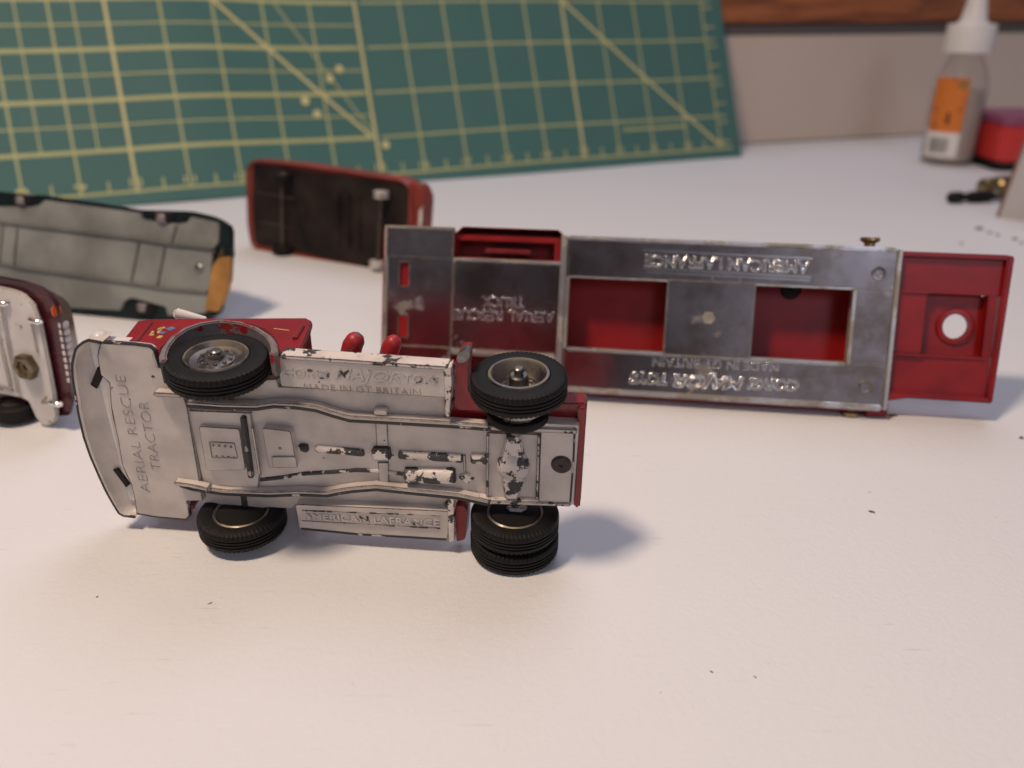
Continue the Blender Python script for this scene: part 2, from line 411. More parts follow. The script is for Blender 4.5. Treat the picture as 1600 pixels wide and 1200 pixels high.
for k in range(0, 21):
    u = -140+UN*4-k*UN
    if u < UL: continue
    if u in (-140,) or k in (4, 9, 14, 19): gline(bt, u, 7, u, VT-2, .95, .2)
    else: gline(b, u, 7, u, VT-2, .68, .18)
for k in range(11, 25):
    u = -294+UN*5-(k-.5)*UN
    if u < -294: gline(b, u, V0, u, VT-2, .5, .18)
for k in range(5): pass
gline(b, UL+5, 8, -8, 8, .8, .16); gline(bt, -294, V0, -294-91, V0+91, .95, .24); gline(bt, -140, 123, -20, 3+8, .95, .24)
gline(b, -294, V0+4, -294-52, V0+90, .5, .22)
for k in range(0, 42):
    u = -140+UN*4-k*UN/2; h = 7 if k % 2 else 4.5
    if u > UL: gline(b, u, 8, u, 8+h, .6, .26)
for k in range(0, 8): gline(b, -18.4, V0-20+k*VU/2, -9, V0-20+k*VU/2, .6, .26)
gline(b, -104, 27, -47, 27, .9, .26)
for k, num in enumerate(range(24, 7, -1)):      # ruler numerals
    u = -18.4-k*UN; hgt = 5.5 if num % 5 == 0 else 4.0
    g = glyphs(str(num), (u-3.4, 10.5), (u+3.4, 10.5), hgt, .34+mat_bend(u), matr, M['mline2'], 'ruler_numeral', extrude=.02)
for (px, py) in ((532, 105), (517, 120), (478, 156), (497, 176), (605, 224)):
    q = Fr(1160, 245, (MO-Vector((0, 0, CAMH))).dot(CF), (e_.dot(CR), e_.dot(CD), e_.dot(CF)), (-mu.dot(CR), -mu.dot(CD), -mu.dot(CF))).L(px, py)
    b = B(); lathe(b, [(0, .1), (2.6, .1), (2.6, 0)], 20, 'Z', (q[0], q[1], .3+mat_bend(q[0]))); obj('angle_dot', b, M['mline2'], matr)

# ------------------------------------------------------------------ wheels
def tyre(dst, R=9.5, ri=6.0, wd=5.0, seg=240, ribs=3, notch=True):
    pr = [(ri, -.5), (ri+.25, -.12), (ri+1.1, 0), (R-1.0, -.10), (R-.28, -.38), (R, -.95)]
    h0, h1 = -.95, -wd+.95; n = ribs+1
    for k in range(ribs):
        c = h0+(h1-h0)*(k+1)/n
        pr += [(R, c+.22), (R-.34, c+.12), (R-.34, c-.12), (R, c-.22)]
    pr += [(R, -wd+.95), (R-.28, -wd+.38), (R-1.0, -wd+.10), (ri+1.1, -wd), (ri+.25, -wd+.12), (ri, -wd+.5)]
    m = len(pr)
    def fn(k, i, r, h):
        if notch and i % 4 == 0:
            if k in (4, m-5): return r-.16, h+(-.12 if k == 4 else .12)
            if k in (5, m-6): return r-.2, h
            if k in (3, m-4): return r, h+(-.07 if k == 3 else .07)
        return r, h
    lathe(dst, pr, seg, 'Y', fn=fn, closed=True)
    return dst
def rim_front(dst):
    lathe(dst, [(6.1, -.35), (5.9, .05), (5.5, .05), (5.3, -.25), (4.9, -.9), (3.6, -1.15), (3.3, -.75), (2.4, -.55), (1.5, -.5), (1.45, .25), (.0, .25)], 56, 'Y')
    lathe(dst, [(6.1, -.35), (6.1, -4.7), (5.7, -4.9), (5.3, -4.6), (5.0, -2.6), (1.6, -2.3), (1.5, -4), (0, -4)], 40, 'Y')
    for k in range(10):
        a = 2*PI*k/10; lathe(dst, [(0, .42), (.30, .38), (.42, .15), (.42, 0)], 8, 'Y', (2.75*math.cos(a), -.62, 2.75*math.sin(a)))
    return dst
def rim_rear(dst):
    lathe(dst, [(6.1, -.35), (5.95, .10), (5.45, .12), (5.1, -.3), (4.85, -2.6), (4.4, -3.2), (3.9, -3.0), (3.7, -3.35), (2.1, -3.2), (2.0, -3.0), (1.9, -.6), (1.6, -.3), (0, -.3)], 56, 'Y')
    lathe(dst, [(6.1, -.35), (6.1, -4.7), (5.7, -4.9), (5.3, -4.6), (5.0, -3.7), (1.6, -3.6), (1.5, -4.4), (0, -4.4)], 40, 'Y')
    for k in range(8):
        a = 2*PI*k/8; lathe(dst, [(0, .35), (.3, .3), (.42, 0)], 8, 'Y', (3.05*math.cos(a), -3.2, 3.05*math.sin(a)))
    return dst
def wheel(parent, u, v, w_, R, kind, flipped=False, tx=0, tz=0):
    """outer face centre at (u, v, w)"""
    rot = Matrix.Rotation(PI if flipped else 0, 4, 'X') @ Matrix.Rotation(tx, 4, 'X') @ Matrix.Rotation(tz, 4, 'Z')
    k = R/9.5
    wh = bpy.data.objects.new('wheel', None); COL.objects.link(wh); wh.parent = parent; wh.empty_display_size = .003
    wh.matrix_local = Matrix.Translation(Vector((u, v, w_))*S) @ rot @ Matrix.Diagonal((k, 1, k, 1))
    obj('tyre', tyre(B()), M['rubber'], wh, angle=28)
    b = B(); (rim_front if kind == 'front' else rim_rear)(b); obj('rim', b, M['rim'], wh)
    b = B(); lathe(b, [(0, -4.45), (5.3, -4.45), (5.2, -4.75), (1.6, -4.85), (0, -4.85)], 36, 'Y'); obj('wheel_back', b, M['black'], wh)
    b = B(); h = 1.25 if kind == 'rear' else 1.1
    lathe(b, [(0, h), (.75, h), (1.02, h-.2), (1.05, h-.9), (.85, h-1.0), (.85, -3)], 24, 'Y'); obj('axle_end', b, M['steel'], wh)
    return wh

# ------------------------------------------------------------------ 1. the white-based tractor
T = Fr(570, 700, 178, (13780, 983, -1350), (-37, 2370, 1350))
tr = empty('toy_truck_cab', T.matrix())
tag(tr, 'red toy rescue truck tractor on its side showing chipped white underside and black tyres', 'toy truck')
P = T.P
# floor of the chassis
b = B()
cab_flat = [(157, 536), (210, 539), (233, 542), (240, 547), (247, 573), (261, 579), (283, 609), (292, 634), (317, 783), (292, 783), (297, 808), (290, 813), (243, 808), (213, 802), (211, 783), (205, 757), (191, 727), (184, 685), (181, 672), (173, 632), (171, 598), (157, 586), (152, 557)]
prism(b, P(cab_flat), -1.6, 0, .15)
mid = [(270, 609), (383, 606), (407, 594), (433, 592), (435, 604), (700, 615), (702, 657), (765, 664), (768, 790), (735, 783), (700, 781), (690, 792), (463, 788), (457, 795), (417, 793), (383, 802), (330, 798), (317, 784), (290, 780)]
prism(b, P(mid, -1.3), -3.2, -1.3, .15)
obj('base_plate', b, M['white'], tr)
# front valance: dished, with a raised outer lip
outer = [(160, 534), (140, 530), (128, 535), (120, 545), (115, 567), (116, 590), (120, 613), (125, 645), (133, 680), (144, 712), (157, 742), (168, 766), (180, 787), (190, 803), (213, 806)]
inner = [(157, 536), (154, 545), (152, 557), (157, 586), (171, 598), (173, 632), (176, 652), (181, 672), (184, 685), (188, 708), (191, 727), (198, 743), (205, 757), (211, 783), (213, 802)]
def resample(pts, n):
    V = [Vector(p) for p in pts]; d = [0]
    for a, c in zip(V, V[1:]): d.append(d[-1]+(c-a).length)
    out = []
    for i in range(n):
        s = d[-1]*i/(n-1); k = max(j for j in range(len(d)) if d[j] <= s+1e-9); k = min(k, len(V)-2)
        f = (s-d[k])/max(1e-9, d[k+1]-d[k]); out.append(V[k]*(1-f)+V[k+1]*f)
    return out
NO = 40
Ov = resample(P(outer), NO); Iv = resample(P(inner), NO)
b = B(); rows = []
for o_, i_ in zip(Ov, Iv):
    d = i_-o_; L_ = max(d.length, .2); row = [(o_, -4.5), (o_, .35), (o_+d*(.25/L_ if L_ > .6 else .1), .6)]
    for f, wv in ((.12, .45), (.18, -.5), (.3, -1.4), (.5, -1.9), (.75, -1.7), (.9, -1.1), (.97, -.75)): row.append((o_+d*f, wv if L_ > 2 else wv*L_/2))
    row.append((i_, -.05)); row.append((i_+d*.02, -1.5))
    rows.append([b.verts.new((q.x, q.y, wv)) for q, wv in row])
for A, C in zip(rows, rows[1:]):
    for k in range(len(A)-1): b.faces.new((A[k], A[k+1], C[k+1], C[k]))
obj('front_valance', b, M['white'], tr, angle=50)
for q in ([(152, 574), (163, 582), (151, 608), (141, 601)], [(176, 734), (184, 732), (203, 757), (197, 762)]):
    b = B(); prism(b, P(q, -1.1), -1.6, -1.02, .1); obj('valance_slot', b, M['black'], tr)
b = B(); ribbon(b, [tuple(q) for q in Ov], .26, .1, .72, .1); obj('worn_edge', b, M['bare'], tr)
for q in ([(213, 803), (243, 808), (290, 812), (296, 806), (292, 786)], [(160, 535), (210, 539), (233, 542), (240, 548), (247, 573), (261, 579)]):
    b = B(); ribbon(b, P(q, .1), .2, -.8, .09, .08); obj('worn_edge', b, M['bare'], tr)
# frame rails
up_r = [(290, 632), (345, 636), (400, 637), (427, 633), (462, 635), (492, 639), (520, 648), (545, 655), (600, 658), (717, 665), (765, 669)]
lo_r = [(280, 757), (300, 763), (350, 770), (420, 773), (467, 771), (510, 773), (530, 769), (550, 766), (587, 763), (633, 768), (713, 776), (765, 787)]
for q in (up_r, lo_r):
    b = B(); ribbon(b, P(q, .75), .72, -1.5, .75, .3); fr_ = obj('frame_rail', b, M['white'], tr)
    b = B(); ribbon(b, [(x, y-.42) for x, y in P(q, .85)], .36, .3, .92, .1); obj('worn_crest', b, M['bare'], fr_)
b = B(); ribbon(b, P([(240, 616), (284, 618)], 1.6), .5, -.5, 1.9, .25); obj('locating_rib', b, M['white'], tr)
b = B(); ribbon(b, P([(272, 755), (300, 759), (326, 765)], 1.4), .5, -.5, 1.7, .25); obj('locating_rib', b, M['white'], tr)
b = B(); prism(b, rounded(P([(583, 641), (604, 642), (605, 650), (583, 649)], .5), .8), -1.2, .3, .3); obj('casting_lug', b, M['white'], tr)
# sump section
b = B(); prism(b, P([(293, 641), (392, 645), (406, 742), (404, 764), (317, 758)], -.6), -2, -.6, .2); obj('sump_floor', b, M['white'], tr)
b = B(); prism(b, rounded(P([(310, 666), (374, 670), (384, 735), (322, 736)], .3), .8), -1, .3, .3); sp_ = obj('sump_plate', b, M['white'], tr)
b = B(); ribbon(b, P([(327, 691), (366, 693), (371, 716), (331, 715), (327, 691)], .45), .16, .2, .5, .08); obj('cover_outline', b, M['white_line'], sp_)
for k in range(4):
    for r_ in range(2):
        q = T.L(333+k*9.2+r_*5, 696+k*.8+r_*17, .4); b = B(); lathe(b, [(0, .12), (.26, .1), (.32, -.05)], 10, 'Z', (q[0], q[1], .38)); obj('rivet', b, M['steel'], sp_)
b = B(); ribbon(b, P([(378, 653), (391, 748)], .5), .55, -.8, .5, .2); obj('cross_bar', b, worn_paint('bare_bar', (.5, .45, .42), edge=1.0, chips=.36), tr)
b = B(); ribbon(b, P([(394, 668), (406, 742)], -.2), .35, -.8, -.1, .15); obj('step_ridge', b, M['white_crest'], tr)
# gearbox and drive line
b = B(); prism(b, rounded(P([(409, 669), (454, 674), (464, 731), (420, 732)], .4), .5), -1.5, .4, .3); gb = obj('gearbox', b, M['white'], tr)
b = B(); prism(b, rounded(P([(424, 714), (462, 714), (465, 731), (426, 731)], .8), .4), .2, .8, .2); obj('gearbox_cover', b, M['white'], gb)
q = T.L(437, 701, .5); b = B(); lathe(b, [(0, .15), (.3, .12), (.4, -.1)], 12, 'Z', (q[0], q[1], .45)); obj('rivet', b, M['steel'], gb)
def shaft(name, p0, p1, r, wc=-.9, m='shaft', sq=False):
    a = T.L(*p0, wc+r*.7); c = T.L(*p1, wc+r*.7); b = B()
    if sq: ribbon(b, [a, c], r, wc-r, wc+r*.9, .3)
    else:
        d = (Vector(c)-Vector(a)).normalized()*.35
        tube(b, [(a[0], a[1], wc), (a[0]+d.x, a[1]+d.y, wc), (c[0]-d.x, c[1]-d.y, wc), (c[0], c[1], wc)], [r*.75, r, r, r*.75], 20)
    return obj(name, b, M[m], tr)
shaft('coupling', (466, 702), (480, 703), .95)
shaft('drive_shaft', (492, 703), (568, 710), .80, -1.0)
shaft('shaft_joint', (581, 711), (609, 711), 1.35, -.9, sq=True)
shaft('drive_shaft', (622, 713), (723, 719), .95, -1.0)
shaft('drive_shaft', (735, 719), (762, 721), 1.15, -1.0)
shaft('muffler', (631, 747), (711, 748), 1.95, -1.3)
b = B(); tube(b, [(*T.L(x, y, -.7), -1.35) for x, y in ((404, 752), (440, 748), (477, 742), (515, 740), (555, 737), (590, 738), (630, 743))], .5, 12); obj('exhaust_pipe', b, M['shaft'], tr)
b = B(); prism(b, P([(586, 661), (605, 662), (607, 698), (588, 698)], -.8), -2, -.85, .15); prism(b, P([(590, 723), (607, 723), (608, 762), (592, 761)], -.8), -2, -.85, .15); obj('cross_member', b, M['white'], tr)
b = B(); prism(b, rounded(P([(716, 746), (728, 740), (742, 748), (729, 757)], -.7), .4), -1.5, -.7, .2); obj('casting_lug', b, M['white_worn'], tr)
b = B(); ribbon(b, P([(725, 712), (726, 738)], -.8), .3, -1.5, -.9, .1); obj('step_ridge', b, M['white'], tr)
# name plates
pl = [(434, 556), (705, 574), (699, 623), (530, 613), (437, 604)]
b = B(); prism(b, rounded(P([(434, 557), (704, 575), (699, 622), (438, 604)], .9), .7), -2.3, .9, .22)
np_ = obj('name_plate', b, M['white'], tr)
b = B(); prism(b, rounded(P([(693, 576), (705, 574), (706, 600), (702, 652), (696, 650)], 1.1), .3), -2.3, 1.15, .3); obj('plate_lip', b, M['white_worn'], np_)
b = B(); ribbon(b, P([(438, 557.5), (700, 575.5)], .9), .42, -2.4, 1.12, .15); obj('plate_lip', b, M['white_crest'], np_)
def ttext(s, a, c, h, w_, par, m, **k): return glyphs(s, T.L(*a, w_), T.L(*c, w_), h, w_, par, m, **k)
W1 = .95
for s, a, c, h, k in (('CORGI', (443, 588), (516, 593), 2.0, dict(shear=.12)), ('MAJOR', (523, 597), (627, 603), 3.15, dict(shear=.3)), ('TOYS', (631, 598), (686, 601), 1.9, dict(shear=.2))):
    ttext(s, a, c, h, W1, np_, M['white_line'], fill=False, bevel=.045, offset=.035, **k)
    ttext(s, a, c, h, W1, np_, M['white_fill'], fill=True, extrude=.05, offset=.03, **k)
ttext('MADE IN GT BRITAIN', (476, 609), (657, 618), 1.45, W1, np_, M['white_line'], fill=True, extrude=.10, offset=-.045)
b = B(); prism(b, rounded(P([(461, 788), (702, 799), (700, 845), (468, 828)], .9), .7), -2.3, .9, .22); np2 = obj('name_plate', b, M['white'], tr)
b = B(); prism(b, rounded(P([(699, 780), (709, 780), (710, 845), (701, 848)], 1.0), .3), -2.3, 1.1, .3); obj('plate_lip', b, M['white_worn'], np2)
b = B(); ribbon(b, P([(472, 798), (688, 806)], 1.0), .16, .8, 1.12, .08); ribbon(b, P([(472, 814), (688, 826)], 1.0), .16, .8, 1.12, .08); obj('lettering_border', b, M['white_crest'], np2)
b = B(); ribbon(b, P([(470, 826), (560, 835), (698, 843)], .95), .32, .3, 1.0, .1); obj('worn_edge', b, M['bare'], np2)
ttext('AMERICAN LAFRANCE', (474, 811), (687, 822.5), 1.75, W1, np2, M['white_fill'], fill=True, extrude=.14, offset=.02)
ttext('AMERICAN LAFRANCE', (474, 811), (687, 822.5), 1.75, W1, np2, M['white_line'], fill=False, bevel=.07, offset=.05)
ttext('AERIAL RESCUE', (235, 769), (195, 587), 2.1, .03, tr, M['white_line'], fill=True, extrude=.10, offset=-.07)
ttext('TRACTOR', (252, 735), (231, 628), 2.1, .03, tr, M['white_line'], fill=True, extrude=.10, offset=-.07)
# rear section
b = B(); prism(b, P([(760, 676), (846, 679), (841, 786), (762, 781)], -.9), -2.6, -.9, .15); obj('rear_floor', b, M['white'], tr)
b = B(); prism(b, rounded(P([(846, 661), (904, 664), (905, 668), (896, 789), (846, 787), (842, 780)], .2), .5), -2.6, .2, .35); tp = obj('tail_plate', b, M['white'], tr)
b = B(); ribbon(b, P([(765, 670), (830, 673), (902, 676)], .9), .6, -1.5, .7, .25); obj('frame_rail', b, M['white_crest'], tr)
b = B(); ribbon(b, P([(745, 781), (765, 787), (830, 789), (892, 791)], .9), .5, -1.5, .6, .25); obj('frame_rail', b, M['white_crest'], tr)
b = B(); ribbon(b, P([(842, 682), (839, 780)], -.3), .3, -1, -.2, .12); obj('step_ridge', b, M['white_crest'], tr)
b = B(); ribbon(b, P([(762, 680), (761, 778)], -.3), .25, -1, -.2, .12); obj('step_ridge', b, M['white_crest'], tr)
b = B(); prism(b, P([(791, 681), (813, 681), (820, 722), (820, 748), (809, 781), (789, 781), (784, 750), (781, 722)], .3), -2, .35, .3)
q = T.L(801, 735, 1.0); lathe(b, [(0, 1.15), (1.2, 1.05), (2.4, .75), (3.2, .25), (3.45, -.3), (3.5, -1.5)], 40, 'Z', (q[0], q[1], 0)); obj('axle_housing', b, worn_paint('axle_housing_paint', (.64, .57, .53), edge=.7, chips=.545, scale=.8), tr)
b = B(); ribbon(b, P([(898, 668), (896, 720), (891, 785)], .25), .22, -.3, .3, .08); obj('worn_edge', b, M['bare'], tp)
q = T.L(877, 726, .3)
b = B(); lathe(b, [(0, .12), (.35, .1), (.45, .32), (1.7, .42), (2.05, .15), (2.1, -.2)], 36, 'Z', (q[0], q[1], .25)); obj('rivet', b, plain('dark_bronze_rivet', (.045, .032, .028), .5, .4), tr)
b = B(); prism(b, P([(789, 792), (826, 793), (817, 803), (795, 802)], -1), -4, -1, .4); prism(b, P([(770, 652), (850, 655), (838, 672), (782, 668)], -1.2), -4, -1.2, .4); obj('axle_bracket', b, M['white'], tr)
# red body
b = B()
side = [(-50, -.7), (-52, -13), (-49, -14.5), (-42.7, -15.6), (-17, -19.8), (-15.3, -18.6), (-14.5, -14.6), (-13.2, -4.4), (-16.9, -3.0), (-18.6, -6.5), (-21, -10), (-24, -13), (-28.8, -15.2), (-34, -15.6), (-38.3, -13.5), (-40.8, -9), (-41, -1.7), (-40.5, -.7)]
prism_v(b, side, 17.6, 19.2, .3); prism_v(b, side, -21, -19.4, .3)
prism_v(b, [(-51.5, -1.6), (-52.6, -13), (-49, -15), (-17, -18.6), (-15.4, -17.5), (-17, -15.8), (-41, -14.2), (-41, -1.6)], -19.5, 17.8, .3)
prism_v(b, [(-50, -13.5), (-46, -24), (-40, -26), (-19, -26), (-17, -17)], -10.5, 4.5, 1.0)
obj('cab_body', b, M['red'], tr)
arch_px = [(249, 566), (248, 556), (254, 541), (266, 526), (286, 512), (312, 503), (345, 498), (378, 502), (404, 511), (424, 524), (432, 536), (435, 549), (430, 554)]
ap = [T.LV(x, y, 22) for x, y in arch_px]; cu = sum(p[0] for p in ap)/len(ap); cw = -2.5
for sgn in (1,):
    b = B(); inn = [(cu+(u-cu)*.88, cw+(w_-cw)*.88) for u, w_ in ap]
    prism_v(b, ap+inn[::-1], 17.0 if sgn > 0 else -21.5, 22.0 if sgn > 0 else -18.5, .25)
    obj('wheel_arch', b, worn_paint('arch_edge_worn', (.34, .016, .02), edge=1.0, chips=.44, under=(.19, .17, .165), rough=.4, scale=.6, metal=.2), tr)
b = B(); ribbon(b, [T.LV(183+50, 503, 19.3), T.LV(212, 533, 19.3)], .01, 0, .01, 0); b.free()
b = B()
def side_strip(px, v0, v1, hw):
    pts = [Vector(T.LV(x, y, v1)) for x, y in px]; L_, R_ = [], []
    for i, p_ in enumerate(pts):
        t_ = (pts[min(i+1, len(pts)-1)]-pts[max(i-1, 0)]).normalized(); n2 = Vector((-t_.y, t_.x)); L_.append(tuple(p_+n2*hw)); R_.append(tuple(p_-n2*hw))
    return L_+R_[::-1]
prism_v(b, side_strip([(236, 502), (213, 532)], 19, 19.5, .35), 19, 19.5, .12); prism_v(b, side_strip([(472, 507), (460, 527)], 19, 19.7, .5), 19, 19.7, .12); obj('door_seam', b, M['red'], tr)
b = B(); prism_v(b, side_strip([(428, 513), (452, 516)], 19, 19.3, .14), 19.1, 19.3, 0); obj('pinstripe', b, M['gold'], tr)
b = B()
for px in ([(236, 524), (240, 517), (246, 520), (250, 513), (258, 511)], [(247, 528), (252, 524)]): prism_v(b, side_strip(px, 19, 19.35, .5), 19.1, 19.35, .05)
obj('crest_emblem', b, M['gold'], tr)
b = B(); prism_v(b, side_strip([(262, 515), (272, 511)], 19, 19.3, .8), 19.1, 19.3, .05); prism_v(b, side_strip([(250, 521), (257, 518)], 19, 19.3, .7), 19.1, 19.3, .05); obj('crest_emblem', b, M['blue'], tr)
q0, q1 = T.LV(274, 497, 16), T.LV(322, 499, 16)
b = B(); tube(b, [(q0[0], 16.5, q0[1]), (q0[0]+1, 17, q0[1]), (q1[0]-6, 17.4, q1[1]+1.0), (q1[0], 16, q1[1])], [.6, 1.3, 1.3, .6], 16); obj('roof_beacon', b, M['cream'], tr)
q = T.LV(147, 529, 20.5)
b = B(); lathe(b, [(0, 2.6), (1.0, 2.4), (1.9, 1.5), (2.2, .3), (2.2, -2)], 24, 'Y', (q[0]+.2, 18.9, q[1]-1.5)); obj('bumper_end', b, M['cream'], tr)
b = B(); prism_v(b, [(-57, -1.5), (-57, -5), (-48, -5.5), (-48, -1.5)], -21, 19.5, .6); obj('bumper', b, M['cream'], tr)
b = B(); prism(b, P([(240, 548), (248, 573), (245, 576), (238, 555)], 0), -1.5, .15, .1); obj('plate_lip', b, M['white'], tr)
# rear red deck and mudguards
b = B(); box(b, 16.5, 44.9, -11.3, 12.2, -6.2, -2.4, .5)
prism(b, P([(903, 640), (917, 637), (906, 795), (896, 794)], -.6), -5, -.6, .4)
prism(b, P([(768, 633), (915, 634), (916, 645), (768, 642)], -1.0), -6, -2.0, .3)
obj('rear_deck', b, M['red'], tr)
b = B(); prism(b, rounded(P([(712, 560), (719, 550), (731, 548), (734, 556), (731, 585), (731, 612), (742, 622), (790, 630), (790, 641), (716, 641), (710, 632)], -1), .9), -5, -1, .45)
obj('mudguard', b, M['red'], tr)
b = B(); prism(b, rounded(P([(711, 790), (724, 790), (731, 800), (727, 843), (713, 847)], -1), .7), -5, -1, .45)
obj('mudguard', b, M['red'], tr)
b = B(); prism(b, rounded(P([(713, 559), (719, 549), (732, 547), (735, 556), (728, 566), (716, 568)], -.8), .8), -3, -.75, .4); obj('mudguard_tip', b, M['steel'], tr)
for (x, y, r_) in ((545, 548, 2.1), (603, 557, 1.9)):
    q = T.LV(x, y, 20); b = B()
    tube(b, [(q[0]-2.6, 12, -8.2), (q[0]-.3, 19.4, -8.2), (q[0]+.35, 20.6, -8.2), (q[0]+.6, 21.4, -8.2), (q[0]+.75, 21.9, -8.2), (q[0]+.85, 22.1, -8.2)], [r_, r_, r_*.93, r_*.76, r_*.48, r_*.1], 24); obj('outrigger_post', b, worn_paint('post_red', (.38, .02, .025), edge=.9, chips=.54, under=(.13, .12, .12), scale=.6), tr)
b = B(); box(b, -13.5, 18, -16, 16, -11, -3.4, .5); obj('body_floor', b, M['red'], tr)
b = B(); prism_v(b, [(-44, -1.8), (-44, -15.5), (-16, -15.5), (-16, -3)], -12, 11, .2); obj('engine_block', b, M['black'], tr)
# wheels
wheel(tr, 31.4, 19.2, -1.8, 9.5, 'rear', False, .03, .02)
wheel(tr, 31.2, -24.2, -1.5, 9.5, 'rear', True)
wheel(tr, 31.2, -18.8, -1.5, 9.4, 'rear', True)
wheel(tr, -27.2, 21.2, 3.0, 9.9, 'front', False, .02, -.03)
wheel(tr, -29.2, -23.8, 0.2, 9.5, 'front', True)
b = B(); lathe(b, [(0, 14.6), (5.2, 14.5), (5.3, 12.3), (4.9, 12.1)], 44, 'Y', (31.4, -.6, -1.4)); obj('inner_rim', b, M['white_worn'], tr)
b = B(); lathe(b, [(4.9, 12.3), (6.0, 12.2), (6.15, 11.8), (6.15, 10.9), (5.9, 10.6), (3, 10.6)], 44, 'Y', (31.4, -1.2, -1.2)); obj('inner_rim_flange', b, M['black'], tr)
b = B(); tube(b, [(31.3, -20, -2.0), (31.3, 16, -2.0)], .9, 14); obj('axle', b, M['steel'], tr)
b = B(); tube(b, [(-29, -20.5, -1.8), (-27.5, 19, -1.8)], .9, 14); obj('axle', b, M['steel'], tr)
b = B(); box(b, -33, -25, -17.5, -12, -7, -2.2, .4); obj('axle_block', b, M['black'], tr)

# ------------------------------------------------------------------ 2. the chrome-based trailer
R = Fr(1130, 628, 253.6, (9800, 600, -1350), (-408, 9700, 1350))
tl = empty('toy_truck_trailer', R.matrix())
tag(tl, 'red toy ladder truck trailer on its side showing its long tarnished chrome underside with windows', 'toy trailer')
CH, CG = M['chrome'], M['chrome_grimy']
for a in ((-103, -82, 38.2, 47.3, -1.4, .55, .2), (-103, -82, .9, 11.6, -1.4, .9, .3)):
    b = B(); box(b, *a); obj('front_plate_band', b, CH, tl)
for a in ((-81.8, -49.5, 37.6, 38.8, -1.4, .9, .3), (-81.8, -49.5, 9.4, 11.4, -1.4, 1.3, .7)):
    b = B(); box(b, *a); obj('front_plate_lip', b, CG, tl)
b = B()
for (u0, u1, v0, v1) in ((-103, -98.6, 11.5, 38.3), (-95.8, -82.1, 11.5, 38.3), (-98.6, -95.8, 11.5, 14.0), (-98.6, -95.8, 20.6, 29.5), (-98.6, -95.8, 36.6, 38.3)):
    box(b, u0, u1, v0, v1, -1.4, .0, 0)
obj('front_plate', b, CH, tl)
b = B(); box(b, -82.0, -49.4, 11.4, 37.7, -1.4, .08, .12); obj('front_plate', b, CH, tl)
for (v0, v1) in ((14, 20.6), (29.5, 36.6)):
    b = B(); box(b, -98.5, -95.9, v0, v1, -2.4, -1.2 if v0 > 20 else -.3, .1); obj('slot_insert', b, M['red_in'], tl)
# main chrome frame round the window
b = B(); box(b, -47.8, 44.6, 34.4, 45.9, -1.4, 0, .2); obj('frame_panel', b, CH, tl)
b = B(); box(b, -47.8, 44.6, .9, 13.3, -1.4, 0, .2); obj('frame_panel', b, CH, tl)
b = B(); box(b, 34.2, 44.6, 13.3, 34.4, -1.4, 0, .1); obj('frame_panel', b, CH, tl)
b = B()
for a in ((-49.8, -48.0, .5, 46.4, -1.4, 1.0), (44.4, 45.6, .5, 46.0, -1.4, 1.0)): box(b, *a, .25)
box(b, -48.0, 44.4, 45.2, 46.5, -1.6, 1.1, .45, 4); box(b, -48, 44.4, .2, 1.8, -1.6, 1.5, .65, 4)
box(b, -103.4, -102.3, .9, 47.6, -1.6, .8, .25); box(b, -102.3, -82, 46.6, 47.6, -1.6, .8, .2)
obj('raised_rim', b, CG, tl)
b = B()
box(b, 33.4, 34.5, 13.0, 34.4, -3, .6, .25); box(b, -47.9, -46.9, 13.0, 34.6, -3, .6, .25)
box(b, -47.0, 33.4, 12.5, 13.7, -3, .9, .5, 4); box(b, -47.0, 33.4, 34.2, 34.8, -3, .45, .15)
obj('window_rim', b, CG, tl)
b = B(); box(b, -18.4, 6.7, 12.9, 35, -2.4, .75, .25); br = obj('bridge_plate', b, CH, tl)
b = B(); q = R.L(1107, 497, .8); lathe(b, [(0, .15), (.7, .25), (.8, .1), (1.7, .35), (2.0, 0)], 6, 'Z', (q[0], q[1], .75)); obj('rivet', b, CG, br)
# lettering, reads upside down from here
def rtext(s, a, c, h, w_, **k): return glyphs(s, R.L(*a, w_), R.L(*c, w_), h, w_, tl, M['chrome_text'], **k)
rtext('AERIAL RESCUE', (867, 487), (708, 482), 3.3, .12, extrude=.28, bevel=.05)
rtext('TRUCK', (819, 464), (753, 462), 3.3, .12, extrude=.28, bevel=.05)
rtext('AMERICAN LAFRANCE', (1266, 408), (1008, 397), 3.6, .05, extrude=.22, bevel=.12)
rtext('MADE IN GT BRITAIN', (1217, 566), (1020, 558), 2.7, .05, extrude=.22, bevel=.05)
rtext('CORGI', (1249, 592), (1168, 589), 3.7, .05, extrude=.2, bevel=.14, shear=.2, offset=.1)
rtext('MAJOR', (1165, 583), (1052, 578), 5.2, .05, fill=False, bevel=.22, shear=.3, offset=.15)
rtext('TOYS', (1044, 583), (983, 580), 3.7, .05, extrude=.2, bevel=.14, shear=.2, offset=.1)
b = B()
for q in ([(1004, 391), (1270, 404)], [(1004, 419), (1268, 433)], [(1010, 425), (1266, 438)], [(1113, 431), (1113, 438), (1118, 441), (1150, 443), (1157, 441), (1156, 434)]):
    ribbon(b, R.P(q, .3), .28, -.3, .4, .12)
obj('lettering_border', b, M['chrome_text'], tl)
for (x, y, mm) in ((1373, 428, 'rim'), (1352, 605, 'rim')):
    q = R.L(x, y, .1); b = B(); lathe(b, [(0, -.5), (.9, -.4), (1.2, .3), (1.7, .35), (2.0, 0)], 24, 'Z', (q[0], q[1], 0)); obj('rivet', b, M[mm], tl)
b = B(); q = R.L(1359, 379, -3)
